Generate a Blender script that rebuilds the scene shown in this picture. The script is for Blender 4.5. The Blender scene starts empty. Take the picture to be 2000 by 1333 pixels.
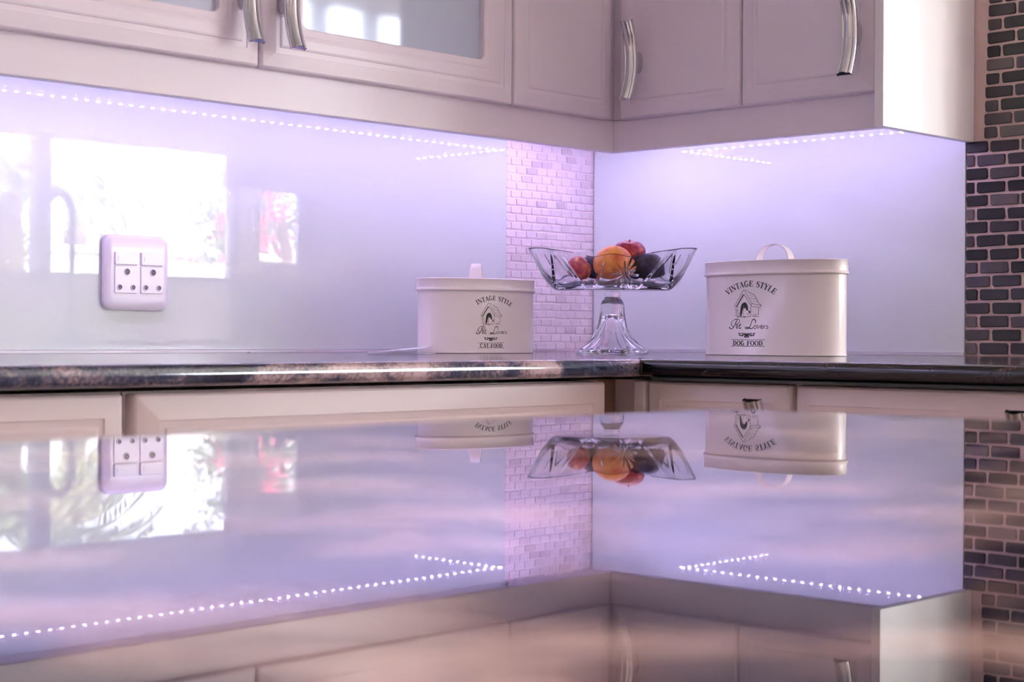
import bpy, math, random
from mathutils import Vector, Matrix
S = bpy.context.scene
COL = S.collection
PI = math.pi
R = random.Random(7)
Z = 0.9                                   # world height of the worktop; z below is relative to it unless noted

# ---------------------------------------------------------------- camera, world, sun, exposure
FWD = Vector((0.7245, 0.6893, -0.0029)).normalized()
RGT = Vector((0.6893, -0.7245, 0.0051))
RGT = (RGT - FWD * RGT.dot(FWD)).normalized()
UPV = RGT.cross(FWD)
cd = bpy.data.cameras.new('camera'); cam = bpy.data.objects.new('camera', cd); COL.objects.link(cam)
M = Matrix((RGT, UPV, -FWD)).transposed().to_4x4(); M.translation = Vector((-2.3457, -2.0273, Z + 0.0268))
cam.matrix_world = M
cd.sensor_width = 36; cd.lens = 3266.3 / 2000 * 36; cd.clip_start = 0.01; cd.clip_end = 200
cd.dof.use_dof = True; cd.dof.focus_distance = 2.55; cd.dof.aperture_fstop = 12
S.camera = cam
S.view_settings.view_transform = 'Standard'; S.view_settings.look = 'None'
S.view_settings.gamma = 1; S.view_settings.use_curve_mapping = False
S.view_settings.exposure = 1.05
S.cycles.max_bounces = 14; S.cycles.transmission_bounces = 12; S.cycles.glossy_bounces = 8
S.cycles.diffuse_bounces = 6; S.cycles.sample_clamp_indirect = 30; S.cycles.use_denoising = True
S.cycles.blur_glossy = 0.0

w = bpy.data.worlds.new('sky'); S.world = w; w.use_nodes = True
nt = w.node_tree; nt.nodes.clear()
sky = nt.nodes.new('ShaderNodeTexSky'); sky.sky_type = 'NISHITA'; sky.sun_disc = False
sky.sun_elevation = math.radians(52); sky.sun_rotation = math.radians(20); sky.dust_density = 3.0; sky.air_density = 1.0
mixw = nt.nodes.new('ShaderNodeMix'); mixw.data_type = 'RGBA'; mixw.inputs[0].default_value = 0.55
mixw.inputs[7].default_value = (0.335, 0.315, 0.355, 1)      # thin bright cloud veil
bg = nt.nodes.new('ShaderNodeBackground'); bg.inputs[1].default_value = 46.0
ow = nt.nodes.new('ShaderNodeOutputWorld')
skm = nt.nodes.new('ShaderNodeVectorMath'); skm.operation = 'SCALE'; skm.inputs['Scale'].default_value = 0.12
nt.links.new(sky.outputs[0], skm.inputs[0]); nt.links.new(skm.outputs[0], mixw.inputs[6])
nt.links.new(mixw.outputs[2], bg.inputs[0]); nt.links.new(bg.outputs[0], ow.inputs[0])

sl = bpy.data.lights.new('sun', 'SUN'); sl.energy = 16; sl.angle = math.radians(0.6); sl.color = (1, 0.95, 0.88)
so = bpy.data.objects.new('sun', sl); COL.objects.link(so)
so.rotation_euler = Vector((0.35, 1.0, 1.25)).to_track_quat('Z', 'Y').to_euler(); so.location = (0, 2, 8)

def area(name, loc, target, sx, sy, energy=10, color=(1, 1, 1), portal=False):
    l = bpy.data.lights.new(name, 'AREA'); l.shape = 'RECTANGLE'; l.size = sx; l.size_y = sy; l.energy = energy; l.color = color
    if portal: l.cycles.is_portal = True
    o = bpy.data.objects.new(name, l); COL.objects.link(o); o.location = loc
    o.rotation_euler = (Vector(loc) - Vector(target)).to_track_quat('Z', 'Y').to_euler()
    return o
WIN = {1: (1.45, 2.965, Z + 0.29, Z + 0.973), 2: (3.085, 3.43, Z + 0.378, Z + 0.804)}
DOOR = (3.75, 6.15, 0.0, 2.25)
ADDED_DOOR = (-4.8, -0.7, 0.0, 2.25)                    # y range; glazed opening added in the unseen east wall for more daylight
TRAN = (2.6, 3.8, 2.27, 2.62)
YW = -5.0
area('sky_portal', (2.2, YW - 0.14, Z + 0.63), (2.2, 0, Z + 0.63), 1.6, 0.75, portal=True)
area('sky_portal', (3.26, YW - 0.14, Z + 0.59), (3.26, 0, Z + 0.59), 0.4, 0.5, portal=True)
area('sky_portal', (4.95, YW - 0.14, 1.13), (4.95, 0, 1.13), 2.5, 2.3, portal=True)
area('sky_portal', (6.63, -2.75, 1.13), (0, -2.75, 1.13), 4.1, 2.3, portal=True)
area('sky_portal', (3.2, YW - 0.14, 2.44), (3.2, 0, 2.44), 1.25, .36, portal=True)

# ---------------------------------------------------------------- materials
def srgb(r, g, b):
    f = lambda c: (c / 255 / 12.92) if c / 255 <= 0.04045 else ((c / 255 + 0.055) / 1.055) ** 2.4
    return (f(r), f(g), f(b), 1)
def pm(name, col, rough=0.4, metal=0, ior=1.5, trans=0, emit=None, es=0, coat=0, spec=0.5, bump=0, bscale=200, var=0, vscale=5):
    m = bpy.data.materials.new(name); m.use_nodes = True; n = m.node_tree.nodes; l = m.node_tree.links
    b = n['Principled BSDF']
    b.inputs['Base Color'].default_value = col; b.inputs['Roughness'].default_value = rough
    b.inputs['Metallic'].default_value = metal; b.inputs['IOR'].default_value = ior
    b.inputs['Transmission Weight'].default_value = trans; b.inputs['Coat Weight'].default_value = coat
    b.inputs['Specular IOR Level'].default_value = spec
    if emit: b.inputs['Emission Color'].default_value = emit; b.inputs['Emission Strength'].default_value = es
    if bump or var:
        tc = n.new('ShaderNodeTexCoord')
    if bump:
        no = n.new('ShaderNodeTexNoise'); no.inputs['Scale'].default_value = bscale; no.inputs['Detail'].default_value = 4
        bu = n.new('ShaderNodeBump'); bu.inputs['Strength'].default_value = bump; bu.inputs['Distance'].default_value = 0.001
        l.new(tc.outputs['Object'], no.inputs['Vector']); l.new(no.outputs[0], bu.inputs['Height']); l.new(bu.outputs[0], b.inputs['Normal'])
    if var:
        no = n.new('ShaderNodeTexNoise'); no.inputs['Scale'].default_value = vscale; no.inputs['Detail'].default_value = 3
        mr = n.new('ShaderNodeMapRange'); mr.inputs[3].default_value = 1 - var; mr.inputs[4].default_value = 1 + var
        sc = n.new('ShaderNodeVectorMath'); sc.operation = 'SCALE'; sc.inputs[0].default_value = col[:3]
        l.new(tc.outputs['Object'], no.inputs['Vector']); l.new(no.outputs[0], mr.inputs[0]); l.new(mr.outputs[0], sc.inputs['Scale'])
        l.new(sc.outputs[0], b.inputs['Base Color'])
    return m
def ramp(n, stops):
    r = n.new('ShaderNodeValToRGB'); e = r.color_ramp.elements
    while len(e) < len(stops): e.new(0.5)
    for x, (p_, c) in zip(e, stops): x.position = p_; x.color = c
    return r
def granite(name, stops, scale=9.0, stretch=(1, 1, 1), rough=0.06, ior=1.6, speck=260, rotz=0.0, amp=0.2):
    m = bpy.data.materials.new(name); m.use_nodes = True; n = m.node_tree.nodes; l = m.node_tree.links
    b = n['Principled BSDF']; tc = n.new('ShaderNodeTexCoord'); mp = n.new('ShaderNodeMapping')
    mp.inputs['Scale'].default_value = stretch
    rt = n.new('ShaderNodeVectorRotate'); rt.inputs['Angle'].default_value = rotz
    l.new(tc.outputs['Object'], rt.inputs['Vector'])
    l.new(rt.outputs[0], mp.inputs[0])
    a = n.new('ShaderNodeTexNoise'); a.inputs['Scale'].default_value = scale; a.inputs['Detail'].default_value = 7
    a.inputs['Roughness'].default_value = 0.55; a.inputs['Distortion'].default_value = 0.8
    l.new(mp.outputs[0], a.inputs['Vector'])
    s2 = n.new('ShaderNodeTexNoise'); s2.inputs['Scale'].default_value = speck; s2.inputs['Detail'].default_value = 3
    l.new(tc.outputs['Object'], s2.inputs['Vector'])
    mx = n.new('ShaderNodeMath'); mx.operation = 'MULTIPLY_ADD'; mx.inputs[1].default_value = amp; mx.inputs[2].default_value = -amp / 2
    l.new(s2.outputs[0], mx.inputs[0])
    ad = n.new('ShaderNodeMath'); l.new(a.outputs[0], ad.inputs[0]); l.new(mx.outputs[0], ad.inputs[1])
    rp = ramp(n, stops); l.new(ad.outputs[0], rp.inputs[0]); l.new(rp.outputs[0], b.inputs['Base Color'])
    b.inputs['Roughness'].default_value = rough; b.inputs['IOR'].default_value = ior
    return m

m_cab = pm('cabinet_lacquer', srgb(228, 217, 230), 0.32, spec=0.45)
m_base = pm('base_cabinet_lacquer', srgb(228, 211, 212), 0.32, spec=0.45)
m_dark = pm('dark_gap', srgb(40, 34, 32), 0.7)
m_recess = pm('recess_panel', srgb(150, 118, 100), 0.5)
m_panel = pm('end_panel_white', srgb(236, 232, 238), 0.35)
m_glassback = pm('back_painted_glass', srgb(212, 219, 217), 0.0, ior=1.52, spec=0.5)
m_frost = pm('frosted_door_glass', srgb(186, 194, 218), 0.05, ior=1.6)
m_chrome = pm('polished_chrome', srgb(205, 205, 212), 0.05, metal=1)
m_wall = pm('painted_wall', srgb(226, 214, 208), 0.8, bump=0.05, bscale=80)
m_ceil = pm('white_ceiling', srgb(240, 238, 236), 0.9)
m_floor = pm('pale_floor_tile', srgb(196, 180, 168), 0.25, var=0.08, vscale=3)
m_grout = pm('pale_grout', srgb(240, 226, 230), 0.8, bump=0.4, bscale=500)
m_grout_d = pm('pinkish_grout', srgb(214, 186, 184), 0.8, bump=0.4, bscale=500)
m_plastic = pm('white_plastic', srgb(232, 224, 234), 0.22)
m_hole = pm('socket_hole', srgb(96, 86, 100), 0.5)
m_brass = pm('socket_contact', srgb(120, 112, 124), 0.4)
m_enamel = pm('cream_enamel', srgb(232, 222, 224), 0.2, ior=1.5)
m_ink = pm('black_print', srgb(26, 22, 30), 0.35)
m_tape = pm('led_tape', srgb(238, 205, 190), 0.5)
m_chip = pm('led_chip', srgb(255, 250, 255), 0.4, emit=(0.62, 0.52, 1.0, 1), es=165)
m_glass = pm('cut_crystal', (0.985, 0.98, 1.0, 1), 0.0, ior=1.5, trans=1)
m_pane = bpy.data.materials.new('window_glass'); m_pane.use_nodes = True
_n = m_pane.node_tree.nodes; _l = m_pane.node_tree.links; _n.clear()
_t = _n.new('ShaderNodeBsdfTransparent'); _t.inputs[0].default_value = (.97, .98, .97, 1)
_g = _n.new('ShaderNodeBsdfGlossy'); _g.inputs['Roughness'].default_value = 0
_f = _n.new('ShaderNodeFresnel'); _f.inputs[0].default_value = 1.3
_x = _n.new('ShaderNodeMixShader'); _o = _n.new('ShaderNodeOutputMaterial')
_l.new(_f.outputs[0], _x.inputs[0]); _l.new(_t.outputs[0], _x.inputs[1]); _l.new(_g.outputs[0], _x.inputs[2]); _l.new(_x.outputs[0], _o.inputs[0])
m_frame = pm('window_frame', srgb(150, 140, 150), 0.5)
m_paper = pm('white_paper', srgb(238, 234, 244), 0.5)
m_sil = pm('silicone_bead', srgb(214, 210, 216), 0.3)
DK = srgb(34, 38, 58); DK2 = srgb(66, 70, 94); MD = srgb(124, 108, 118); PK = srgb(184, 158, 162); BK = srgb(14, 14, 20); BR = srgb(96, 74, 66)
m_gran = granite('granite_left_run', [(0.40, DK), (0.51, DK2), (0.57, MD), (0.65, PK), (0.8, srgb(204, 182, 180))], 8, (1, 1, 1.4), rough=0.1, amp=0.26)
m_gran_r = granite('granite_right_run', [(0.44, BK), (0.56, srgb(34, 32, 38)), (0.64, srgb(74, 62, 60)), (0.74, srgb(140, 118, 110))], 13, (1, 1, 1.8), rough=0.1, amp=0.3)
m_isl = granite('granite_island', [(0.41, srgb(16, 18, 36)), (0.48, srgb(44, 40, 60)), (0.53, srgb(170, 132, 126)), (0.62, srgb(246, 214, 204))], 21.0, (0.7, 1.25, 1), rough=0.014, ior=1.55, rotz=0.81, speck=160, amp=0.08)
m_edge = pm('green_substrate', srgb(46, 54, 50), 0.5)

def brick_mat(name, stops, rough, bump):
    m = bpy.data.materials.new(name); m.use_nodes = True; n = m.node_tree.nodes; l = m.node_tree.links
    b = n['Principled BSDF']; oi = n.new('ShaderNodeObjectInfo'); rp = ramp(n, stops); rp.color_ramp.interpolation = 'CONSTANT' if len(stops) > 4 else 'LINEAR'
    tc = n.new('ShaderNodeTexCoord'); no = n.new('ShaderNodeTexNoise'); no.inputs['Scale'].default_value = 120; no.inputs['Detail'].default_value = 5
    l.new(tc.outputs['Object'], no.inputs['Vector'])
    mr = n.new('ShaderNodeMapRange'); mr.inputs[3].default_value = 0.75 if rough < .3 else .93; mr.inputs[4].default_value = 1.25 if rough < .3 else 1.07
    sc = n.new('ShaderNodeVectorMath'); sc.operation = 'SCALE'
    l.new(oi.outputs['Random'], rp.inputs[0]); l.new(rp.outputs[0], sc.inputs[0]); l.new(no.outputs[0], mr.inputs[0]); l.new(mr.outputs[0], sc.inputs['Scale'])
    l.new(sc.outputs[0], b.inputs['Base Color']); b.inputs['Roughness'].default_value = rough
    bu = n.new('ShaderNodeBump'); bu.inputs['Strength'].default_value = bump; bu.inputs['Distance'].default_value = 0.0006
    l.new(no.outputs[0], bu.inputs['Height']); l.new(bu.outputs[0], b.inputs['Normal'])
    return m
m_brick_d = brick_mat('dark_glass_brick', [(0, srgb(14, 11, 14)), (0.3, srgb(46, 38, 44)), (0.55, srgb(70, 60, 66)), (0.75, srgb(28, 23, 27)), (0.9, srgb(96, 84, 84))], 0.28, 0.25)
m_brick_l = brick_mat('tumbled_pale_brick', [(0, srgb(228, 214, 216)), (0.86, srgb(236, 224, 226)), (0.93, srgb(220, 206, 208)), (1, srgb(208, 192, 194))], 0.5, 0.9)

# ---------------------------------------------------------------- helpers
def tag(o, label=None, cat=None, group=None, kind=None):
    if label: o['label'] = label
    if cat: o['category'] = cat
    if group: o['group'] = group
    if kind: o['kind'] = kind
    return o
ROOT = {}
def root(name, x, y, z, rz=0, **k):
    o = bpy.data.objects.new(name, None); COL.objects.link(o); o.empty_display_size = 0.05
    o.location = (x, y, Z + z); o.rotation_euler = (0, 0, rz)
    ROOT[o.name] = Matrix.Translation((x, y, Z + z)) @ Matrix.Rotation(rz, 4, 'Z')
    return tag(o, **k)
def base_of(o):
    while o.parent: o = o.parent
    return ROOT.get(o.name)
class MB:
    def __init__(s): s.v = []; s.f = []
    def add(s, vs, fs):
        k = len(s.v); s.v += [tuple(a) for a in vs]; s.f += [tuple(k + i for i in f) for f in fs]; return s
    def box(s, x0, x1, y0, y1, z0, z1):
        x0, x1 = sorted((x0, x1)); y0, y1 = sorted((y0, y1)); z0, z1 = sorted((z0, z1))
        return s.add([(x0, y0, z0), (x1, y0, z0), (x1, y1, z0), (x0, y1, z0), (x0, y0, z1), (x1, y0, z1), (x1, y1, z1), (x0, y1, z1)],
                     [(3, 2, 1, 0), (4, 5, 6, 7), (0, 1, 5, 4), (1, 2, 6, 5), (2, 3, 7, 6), (3, 0, 4, 7)])
    def rings(s, rings, cap0=True, cap1=True, closed=True):
        n = len(rings[0]); vs = [p for r in rings for p in r]; fs = []
        for i in range(len(rings) - 1):
            for j in range(n if closed else n - 1):
                j2 = (j + 1) % n
                fs.append((i * n + j, i * n + j2, (i + 1) * n + j2, (i + 1) * n + j))
        if cap0: fs.append(tuple(range(n - 1, -1, -1)))
        if cap1: fs.append(tuple((len(rings) - 1) * n + j for j in range(n)))
        return s.add(vs, fs)
    def tube(s, pts, r, n=10):
        pts = [Vector(p) for p in pts]; rings = []
        rr = r if hasattr(r, '__len__') else [r] * len(pts)
        up = None
        for i, p in enumerate(pts):
            t = (pts[min(i + 1, len(pts) - 1)] - pts[max(i - 1, 0)]).normalized()
            if up is None: up = t.orthogonal().normalized()
            a = (up - t * up.dot(t)).normalized(); up = a; b = t.cross(a)
            rings.append([p + (a * math.cos(2 * PI * k / n) + b * math.sin(2 * PI * k / n)) * rr[i] for k in range(n)])
        return s.rings(rings)
    def lathe(s, prof, n=48, cx=0, cy=0, fx=1, fy=1, cap0=True, cap1=True):
        return s.rings([[(cx + fx * r * math.cos(2 * PI * k / n), cy + fy * r * math.sin(2 * PI * k / n), z) for k in range(n)] for r, z in prof], cap0, cap1)
def link(name, me, mat, parent=None):
    o = bpy.data.objects.new(name, me); COL.objects.link(o)
    if parent: o.parent = parent
    return o
def obj(name, mb, mat, parent=None, smooth=False, bevel=0, bseg=2, absz=False, sharp=40):
    """verts are world x, y and z above the worktop (absz: z above the floor)"""
    me = bpy.data.meshes.new(name)
    vs = [Vector((v[0], v[1], v[2] + (0 if absz else Z))) for v in mb.v]
    piv = None
    if parent is not None:
        b = base_of(parent)
        if b is not None:
            inv = b.inverted(); vs = [inv @ v for v in vs]
    me.from_pydata([tuple(v) for v in vs], [], mb.f)
    import bmesh
    bm = bmesh.new(); bm.from_mesh(me); bmesh.ops.recalc_face_normals(bm, faces=bm.faces); bm.to_mesh(me); bm.free()
    if mat: me.materials.append(mat)
    o = link(name, me, mat, parent)
    if bevel:
        md = o.modifiers.new('bevel', 'BEVEL'); md.width = bevel; md.segments = bseg; md.limit_method = 'ANGLE'; md.angle_limit = math.radians(35)
        smooth = True
    if smooth:
        me.set_sharp_from_angle(angle=math.radians(sharp)); 
        for p_ in me.polygons: p_.use_smooth = True
    return o
def smooth_curve(pts, n=6):
    """Catmull-Rom through 2-D/3-D points"""
    P = [Vector(p) for p in pts]; out = []
    for i in range(len(P) - 1):
        p0 = P[max(i - 1, 0)]; p1 = P[i]; p2 = P[i + 1]; p3 = P[min(i + 2, len(P) - 1)]
        for k in range(n):
            t = k / n
            out.append(0.5 * ((2 * p1) + (p2 - p0) * t + (2 * p0 - 5 * p1 + 4 * p2 - p3) * t * t + (3 * p1 - p0 - 3 * p2 + p3) * t ** 3))
    out.append(P[-1]); return out

D, DR, WL, WR = 0.2590, 0.2493, 0.744, 0.770
ZV, ZT, TH = 0.3285, 0.3805, 0.0217
XG, YG, YE, YEND = -0.2375, -0.7605, -0.7734, -0.863
# face frames: u runs to the right as seen from the room, n points into the room
def FL(off): return lambda u, v, n: (u, -(off + n), v)
def FR(off): return lambda u, v, n: (-(off + n), -u, v)

# ---------------------------------------------------------------- the room
def struct(name, mb, m, absz=True, bevel=0): 
    o = obj(name, mb, m, absz=absz, bevel=bevel); o['kind'] = 'structure'; return o
H = 2.7
struct('floor', MB().box(-4.5, 6.6, YW - 0.1, 0.1, -0.1, 0), m_floor)
struct('ceiling', MB().box(-4.6, 6.6, YW - 0.2, 0.2, H, H + 0.12), m_ceil)
wl = struct('wall_left', MB().box(-4.5, 6.5, 0, 0.12, 0, H), m_wall)
wr = struct('wall_right', MB().box(0, 0.11, YEND, 0, 0, H), m_wall)
struct('wall_west', MB().box(-4.6, -4.5, YW, 0.12, 0, H), m_wall)
struct('wall_east', MB().box(6.5, 6.6, YW, ADDED_DOOR[0], 0, H).box(6.5, 6.6, ADDED_DOOR[1], 0.12, 0, H).box(6.5, 6.6, ADDED_DOOR[0], ADDED_DOOR[1], ADDED_DOOR[3], H), m_wall)
d2 = obj('added_glazed_door', MB().box(6.52, 6.58, -4.8, -4.74, 0, 2.25).box(6.52, 6.58, -.76, -.7, 0, 2.25).box(6.52, 6.58, -4.8, -.7, 2.2, 2.25).box(6.52, 6.58, -2.79, -2.71, 0, 2.25), m_frame, absz=True); d2['kind'] = 'structure'
obj('pane', MB().box(6.55, 6.554, -4.74, -2.79, 0.01, 2.2), m_pane, d2, absz=True); obj('pane', MB().box(6.55, 6.554, -2.71, -.76, 0.01, 2.2), m_pane, d2, absz=True)
wb = MB(); y0, y1 = YW - 0.12, YW
xs = [-4.6, WIN[1][0], WIN[1][1], WIN[2][0], WIN[2][1], DOOR[0], DOOR[1], 6.6]
for i in range(0, 8, 2): wb.box(xs[i], xs[i + 1], y0, y1, 0, TRAN[2] if i in (2, 4) else H)
wb.box(WIN[1][0], WIN[1][1], y0, y1, 0, WIN[1][2]).box(WIN[1][0], WIN[1][1], y0, y1, WIN[1][3], TRAN[2])
wb.box(WIN[2][0], WIN[2][1], y0, y1, 0, WIN[2][2]).box(WIN[2][0], WIN[2][1], y0, y1, WIN[2][3], TRAN[2]).box(WIN[1][0], TRAN[0], y0, y1, TRAN[2], H).box(TRAN[0], TRAN[1], y0, y1, TRAN[3], H)
wb.box(DOOR[0], TRAN[1], y0, y1, DOOR[3], TRAN[2])
wb.box(TRAN[1], DOOR[1], y0, y1, DOOR[3], H)
struct('wall_back', wb, m_wall)
def window(name, a, mull, label_frames=True):
    x0, x1, z0, z1 = a; t = 0.03
    f = MB().box(x0, x1, y0 + .03, y1 - .02, z0, z0 + t).box(x0, x1, y0 + .03, y1 - .02, z1 - t * .4, z1)
    f.box(x0, x0 + t, y0 + .03, y1 - .02, z0, z1).box(x1 - t * .3, x1, y0 + .03, y1 - .02, z0, z1)
    o = obj('window_frame', f, m_frame, absz=True)
    o.name = name; o['kind'] = 'structure'
    for mx in mull: obj('mullion', MB().box(mx - .036, mx + .036, y0 + .03, y1 - .01, z0 + t * .5, z1 - t * .2), m_frame, o, absz=True)
    return o
w1 = window('window_1', WIN[1], [1.839])
obj('stepped_jamb', MB().box(2.945, 2.965, y0 + .03, y1 - .015, Z + 0.81, WIN[1][3]), m_frame, w1, absz=True)
obj('pane', MB().box(WIN[1][0] + .01, 1.84, y0 + .06, y0 + .064, WIN[1][2], WIN[1][3]), m_pane, w1, absz=True)
obj('pane', MB().box(1.84, WIN[1][1] - .004, y0 + .06, y0 + .064, WIN[1][2], WIN[1][3]), m_pane, w1, absz=True)
w2 = window('window_2', WIN[2], [])
obj('pane', MB().box(WIN[2][0] + .01, WIN[2][1] - .004, y0 + .06, y0 + .064, WIN[2][2], WIN[2][3]), m_pane, w2, absz=True)
d1 = window('door_1', DOOR, [4.95])
w3 = window('window_3', TRAN, [3.1, 3.45])
obj('pane', MB().box(TRAN[0] + .01, TRAN[1] - .01, y0 + .06, y0 + .064, TRAN[2] + .01, TRAN[3] - .005), m_pane, w3, absz=True)
obj('pane', MB().box(DOOR[0] + .03, 4.94, y0 + .06, y0 + .064, 0.02, DOOR[3] - .01), m_pane, d1, absz=True)
obj('pane', MB().box(4.96, DOOR[1] - .03, y0 + .05, y0 + .054, 0.02, DOOR[3] - .01), m_pane, d1, absz=True)

# glass splashbacks
def splash(name, mb, label):
    o = obj(name, mb, m_glassback, bevel=0.0008); return tag(o, label, 'splashback')
splash('glass_splashback', MB().box(-3.3, XG, -0.0068, -0.0008, 0.0045, 0.3850), 'pale back-painted glass splashback on the left wall around the double socket')
splash('glass_splashback', MB().box(-0.0065, -0.0005, YG, -0.0085, 0.0045, 0.3850), 'pale glass splashback on the right wall behind the dog food tin')
tag(obj('sealant_bead', MB().box(-3.3, XG, -0.010, -0.0008, 0.0003, 0.0042), m_sil), 'thin sealant bead along the foot of the left glass splashback', 'sealant')
tag(obj('sealant_bead', MB().box(-0.010, -0.0008, YG, -0.010, 0.0003, 0.0042), m_sil), 'thin sealant bead along the foot of the right glass splashback', 'sealant')
tag(obj('rust_spot', MB().lathe([(0.0016, 0), (0.0010, 0.0006)], 10, -0.80, -0.0115), pm('rust', srgb(120, 52, 30), .7)), 'tiny rust brown speck on the worktop at the foot of the left splashback', 'stain')

# mosaic bricks -------------------------------------------------
def brick_mesh(name, w_, h_, d_, jit, mat, seed):
    rr = random.Random(seed); n = 3; c = min(w_, h_) * 0.16
    def ring(ins, dep):
        out = []
        for cx, cy, a0 in ((w_ / 2, h_ / 2, 0), (-w_ / 2, h_ / 2, PI / 2), (-w_ / 2, -h_ / 2, PI), (w_ / 2, -h_ / 2, 1.5 * PI)):
            sx = 1 if cx > 0 else -1; sy = 1 if cy > 0 else -1
            for k in range(n):
                a = a0 + PI / 2 * k / (n - 1)
                out.append([cx - sx * (c + ins) + c * math.cos(a), cy - sy * (c + ins) + c * math.sin(a), dep])
        return out
    j = [(rr.uniform(-jit, jit), rr.uniform(-jit, jit)) for _ in range(12)]
    tl = rr.uniform(-.3, .3) * jit
    rings = []
    for ins, dep in ((0, 0), (0, d_ * .72), (d_ * .28, d_)):
        r = ring(ins, dep)
        for q, (a, b) in zip(r, j): q[0] += a; q[1] += b; q[2] += (tl * q[0] / w_ * 2 if dep > 0 else 0)
        rings.append(r)
    mb = MB().rings(rings, cap0=False)
    me = bpy.data.meshes.new(name); me.from_pydata([tuple(v) for v in mb.v], [], mb.f); me.materials.append(mat)
    for p_ in me.polygons: p_.use_smooth = False
    return me
def place_brick(me, mat4, parent):
    o = bpy.data.objects.new('brick', me); COL.objects.link(o); o.parent = parent; o.matrix_local = mat4; return o
# pale tumbled bricks, left wall between glass and corner (a piece of wall_left)
tag(obj('mosaic_grout', MB().box(XG, -0.0005, -0.0030, -0.0003, 0.0005, 0.386), m_grout, wl), None)
px_, pz_ = 0.0264, 0.0141
pool = {}
def LB(wd):
    k = round(wd, 4)
    if k not in pool: pool[k] = [brick_mesh('pale_brick', wd, pz_ - 0.0024, 0.0022, 0.0005, m_brick_l, 100 + i) for i in range(6)]
    return R.choice(pool[k])
for r_ in range(27):
    z_ = 0.0025 + (r_ + 0.5) * pz_
    off = 0 if r_ % 2 == 0 else -px_ / 2
    x_ = XG + 0.0015 + off
    while x_ < -0.006:
        a = max(x_, XG + 0.001); b = min(x_ + px_ - 0.0028, -0.0022)
        if b - a > 0.005:
            m4 = Matrix(((1, 0, 0, (a + b) / 2), (0, 0, -1, -0.0024 - R.uniform(0, .0006)), (0, 1, 0, Z + z_ + R.uniform(-.0005, .0005)), (0, 0, 0, 1)))
            place_brick(LB(b - a), m4 @ Matrix.Rotation(R.uniform(-.02, .02), 4, 'Z'), wl)
        x_ += px_
# dark bricks on the right wall (a piece of wall_right)
tag(obj('mosaic_grout', MB().box(-0.0036, -0.0003, YEND + .0005, YG - 0.0003, 0.0005, 0.80), m_grout_d, wr), None)
PX, PZ = 0.0510, 0.0205
pd = {}
def DB(wd):
    k = round(wd, 3)
    if k not in pd: pd[k] = [brick_mesh('dark_brick', k, PZ - 0.0042, 0.0030, 0.0006, m_brick_d, 200 + i) for i in range(6)]
    return R.choice(pd[k])
for r_ in range(38):
    z_ = 0.0015 + (r_ + 0.5) * PZ
    up = z_ > 0.333
    start = YG - 0.0015 if not up else -0.7905 - (z_ - 0.33) * 0.035
    pat = (r_ % 2 == 0)
    first = (0.0235 if pat else 0.0440) if z_ < 0.15 else ((0.0175 if pat else 0.0395))
    if up: first = 0.026 if pat else 0.0485
    y_ = start
    wds = [first - 0.0045] + [PX - 0.0045] * 4
    for wd in wds:
        a = y_; b = max(y_ - wd, YEND + .001)
        if a - b > 0.008:
            m4 = Matrix(((0, 0, -1, -0.0034 - R.uniform(0, .0004)), (-1, 0, 0, (a + b) / 2), (0, 1, 0, Z + z_ + R.uniform(-.0004, .0004)), (0, 0, 0, 1)))
            place_brick(DB(a - b), m4 @ Matrix.Rotation(R.uniform(-.012, .012), 4, 'Z'), wr)
        y_ = y_ - wd - 0.0045
        if y_ < YEND + .008: break

# ---------------------------------------------------------------- upper cabinets
def rrect(u0, u1, v0, v1, r, n=4):
    out = []
    for cu, cv, a0 in ((u1 - r, v1 - r, 0), (u0 + r, v1 - r, PI / 2), (u0 + r, v0 + r, PI), (u1 - r, v0 + r, 1.5 * PI)):
        for k in range(n + 1):
            a = a0 + PI / 2 * k / n; out.append((cu + r * math.cos(a), cv + r * math.sin(a)))
    return out
def door(F, u0, u1, v0, v1, mat, parent, hole=None, name='door', bead=(0.030, 0.0)):
    T = 0.018; B = bead[0]
    prof = [(0.0, 0.0, .003), (0.0, 0.009, .003), (0.0012, 0.0122, .0025), (0.0034, 0.0138, .002), (B - .008, 0.0172, .0012), (B - .0075, 0.0160, .0012), (B - .001, 0.0160, .001), (B, 0.0172, .001), (B + .0025, 0.0180, .001)]
    rings = []
    for ins, dep, r in prof:
        rings.append([F(u, v, dep) for u, v in rrect(u0 + ins, u1 - ins, v0 + ins, v1 - ins, r)])
    mb = MB()
    if hole:
        hu0, hu1, hv0, hv1 = hole
        for ex, dep, r in ((0.017, 0.0180, .016), (0.013, 0.0172, .014), (0.010, 0.0180, .013), (0.002, 0.0172, .011), (0, 0.0155, .010), (0, 0.006, .010)):
            rings.append([F(u, v, dep) for u, v in rrect(hu0 - ex, hu1 + ex, hv0 - ex, hv1 + ex, r)])
        mb.rings(rings, cap0=False, cap1=False)
    else:
        mb.rings(rings, cap0=True, cap1=True)
    o = obj(name, mb, mat, parent, smooth=True, sharp=8)
    if hole:
        g = MB().rings([[F(u, v, d_) for u, v in rrect(hu0 - .006, hu1 + .006, hv0 - .006, hv1 + .006, .010)] for d_ in (0.0035, 0.0075)])
        obj('glass_pane', g, m_frost, o)
    return o
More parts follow.
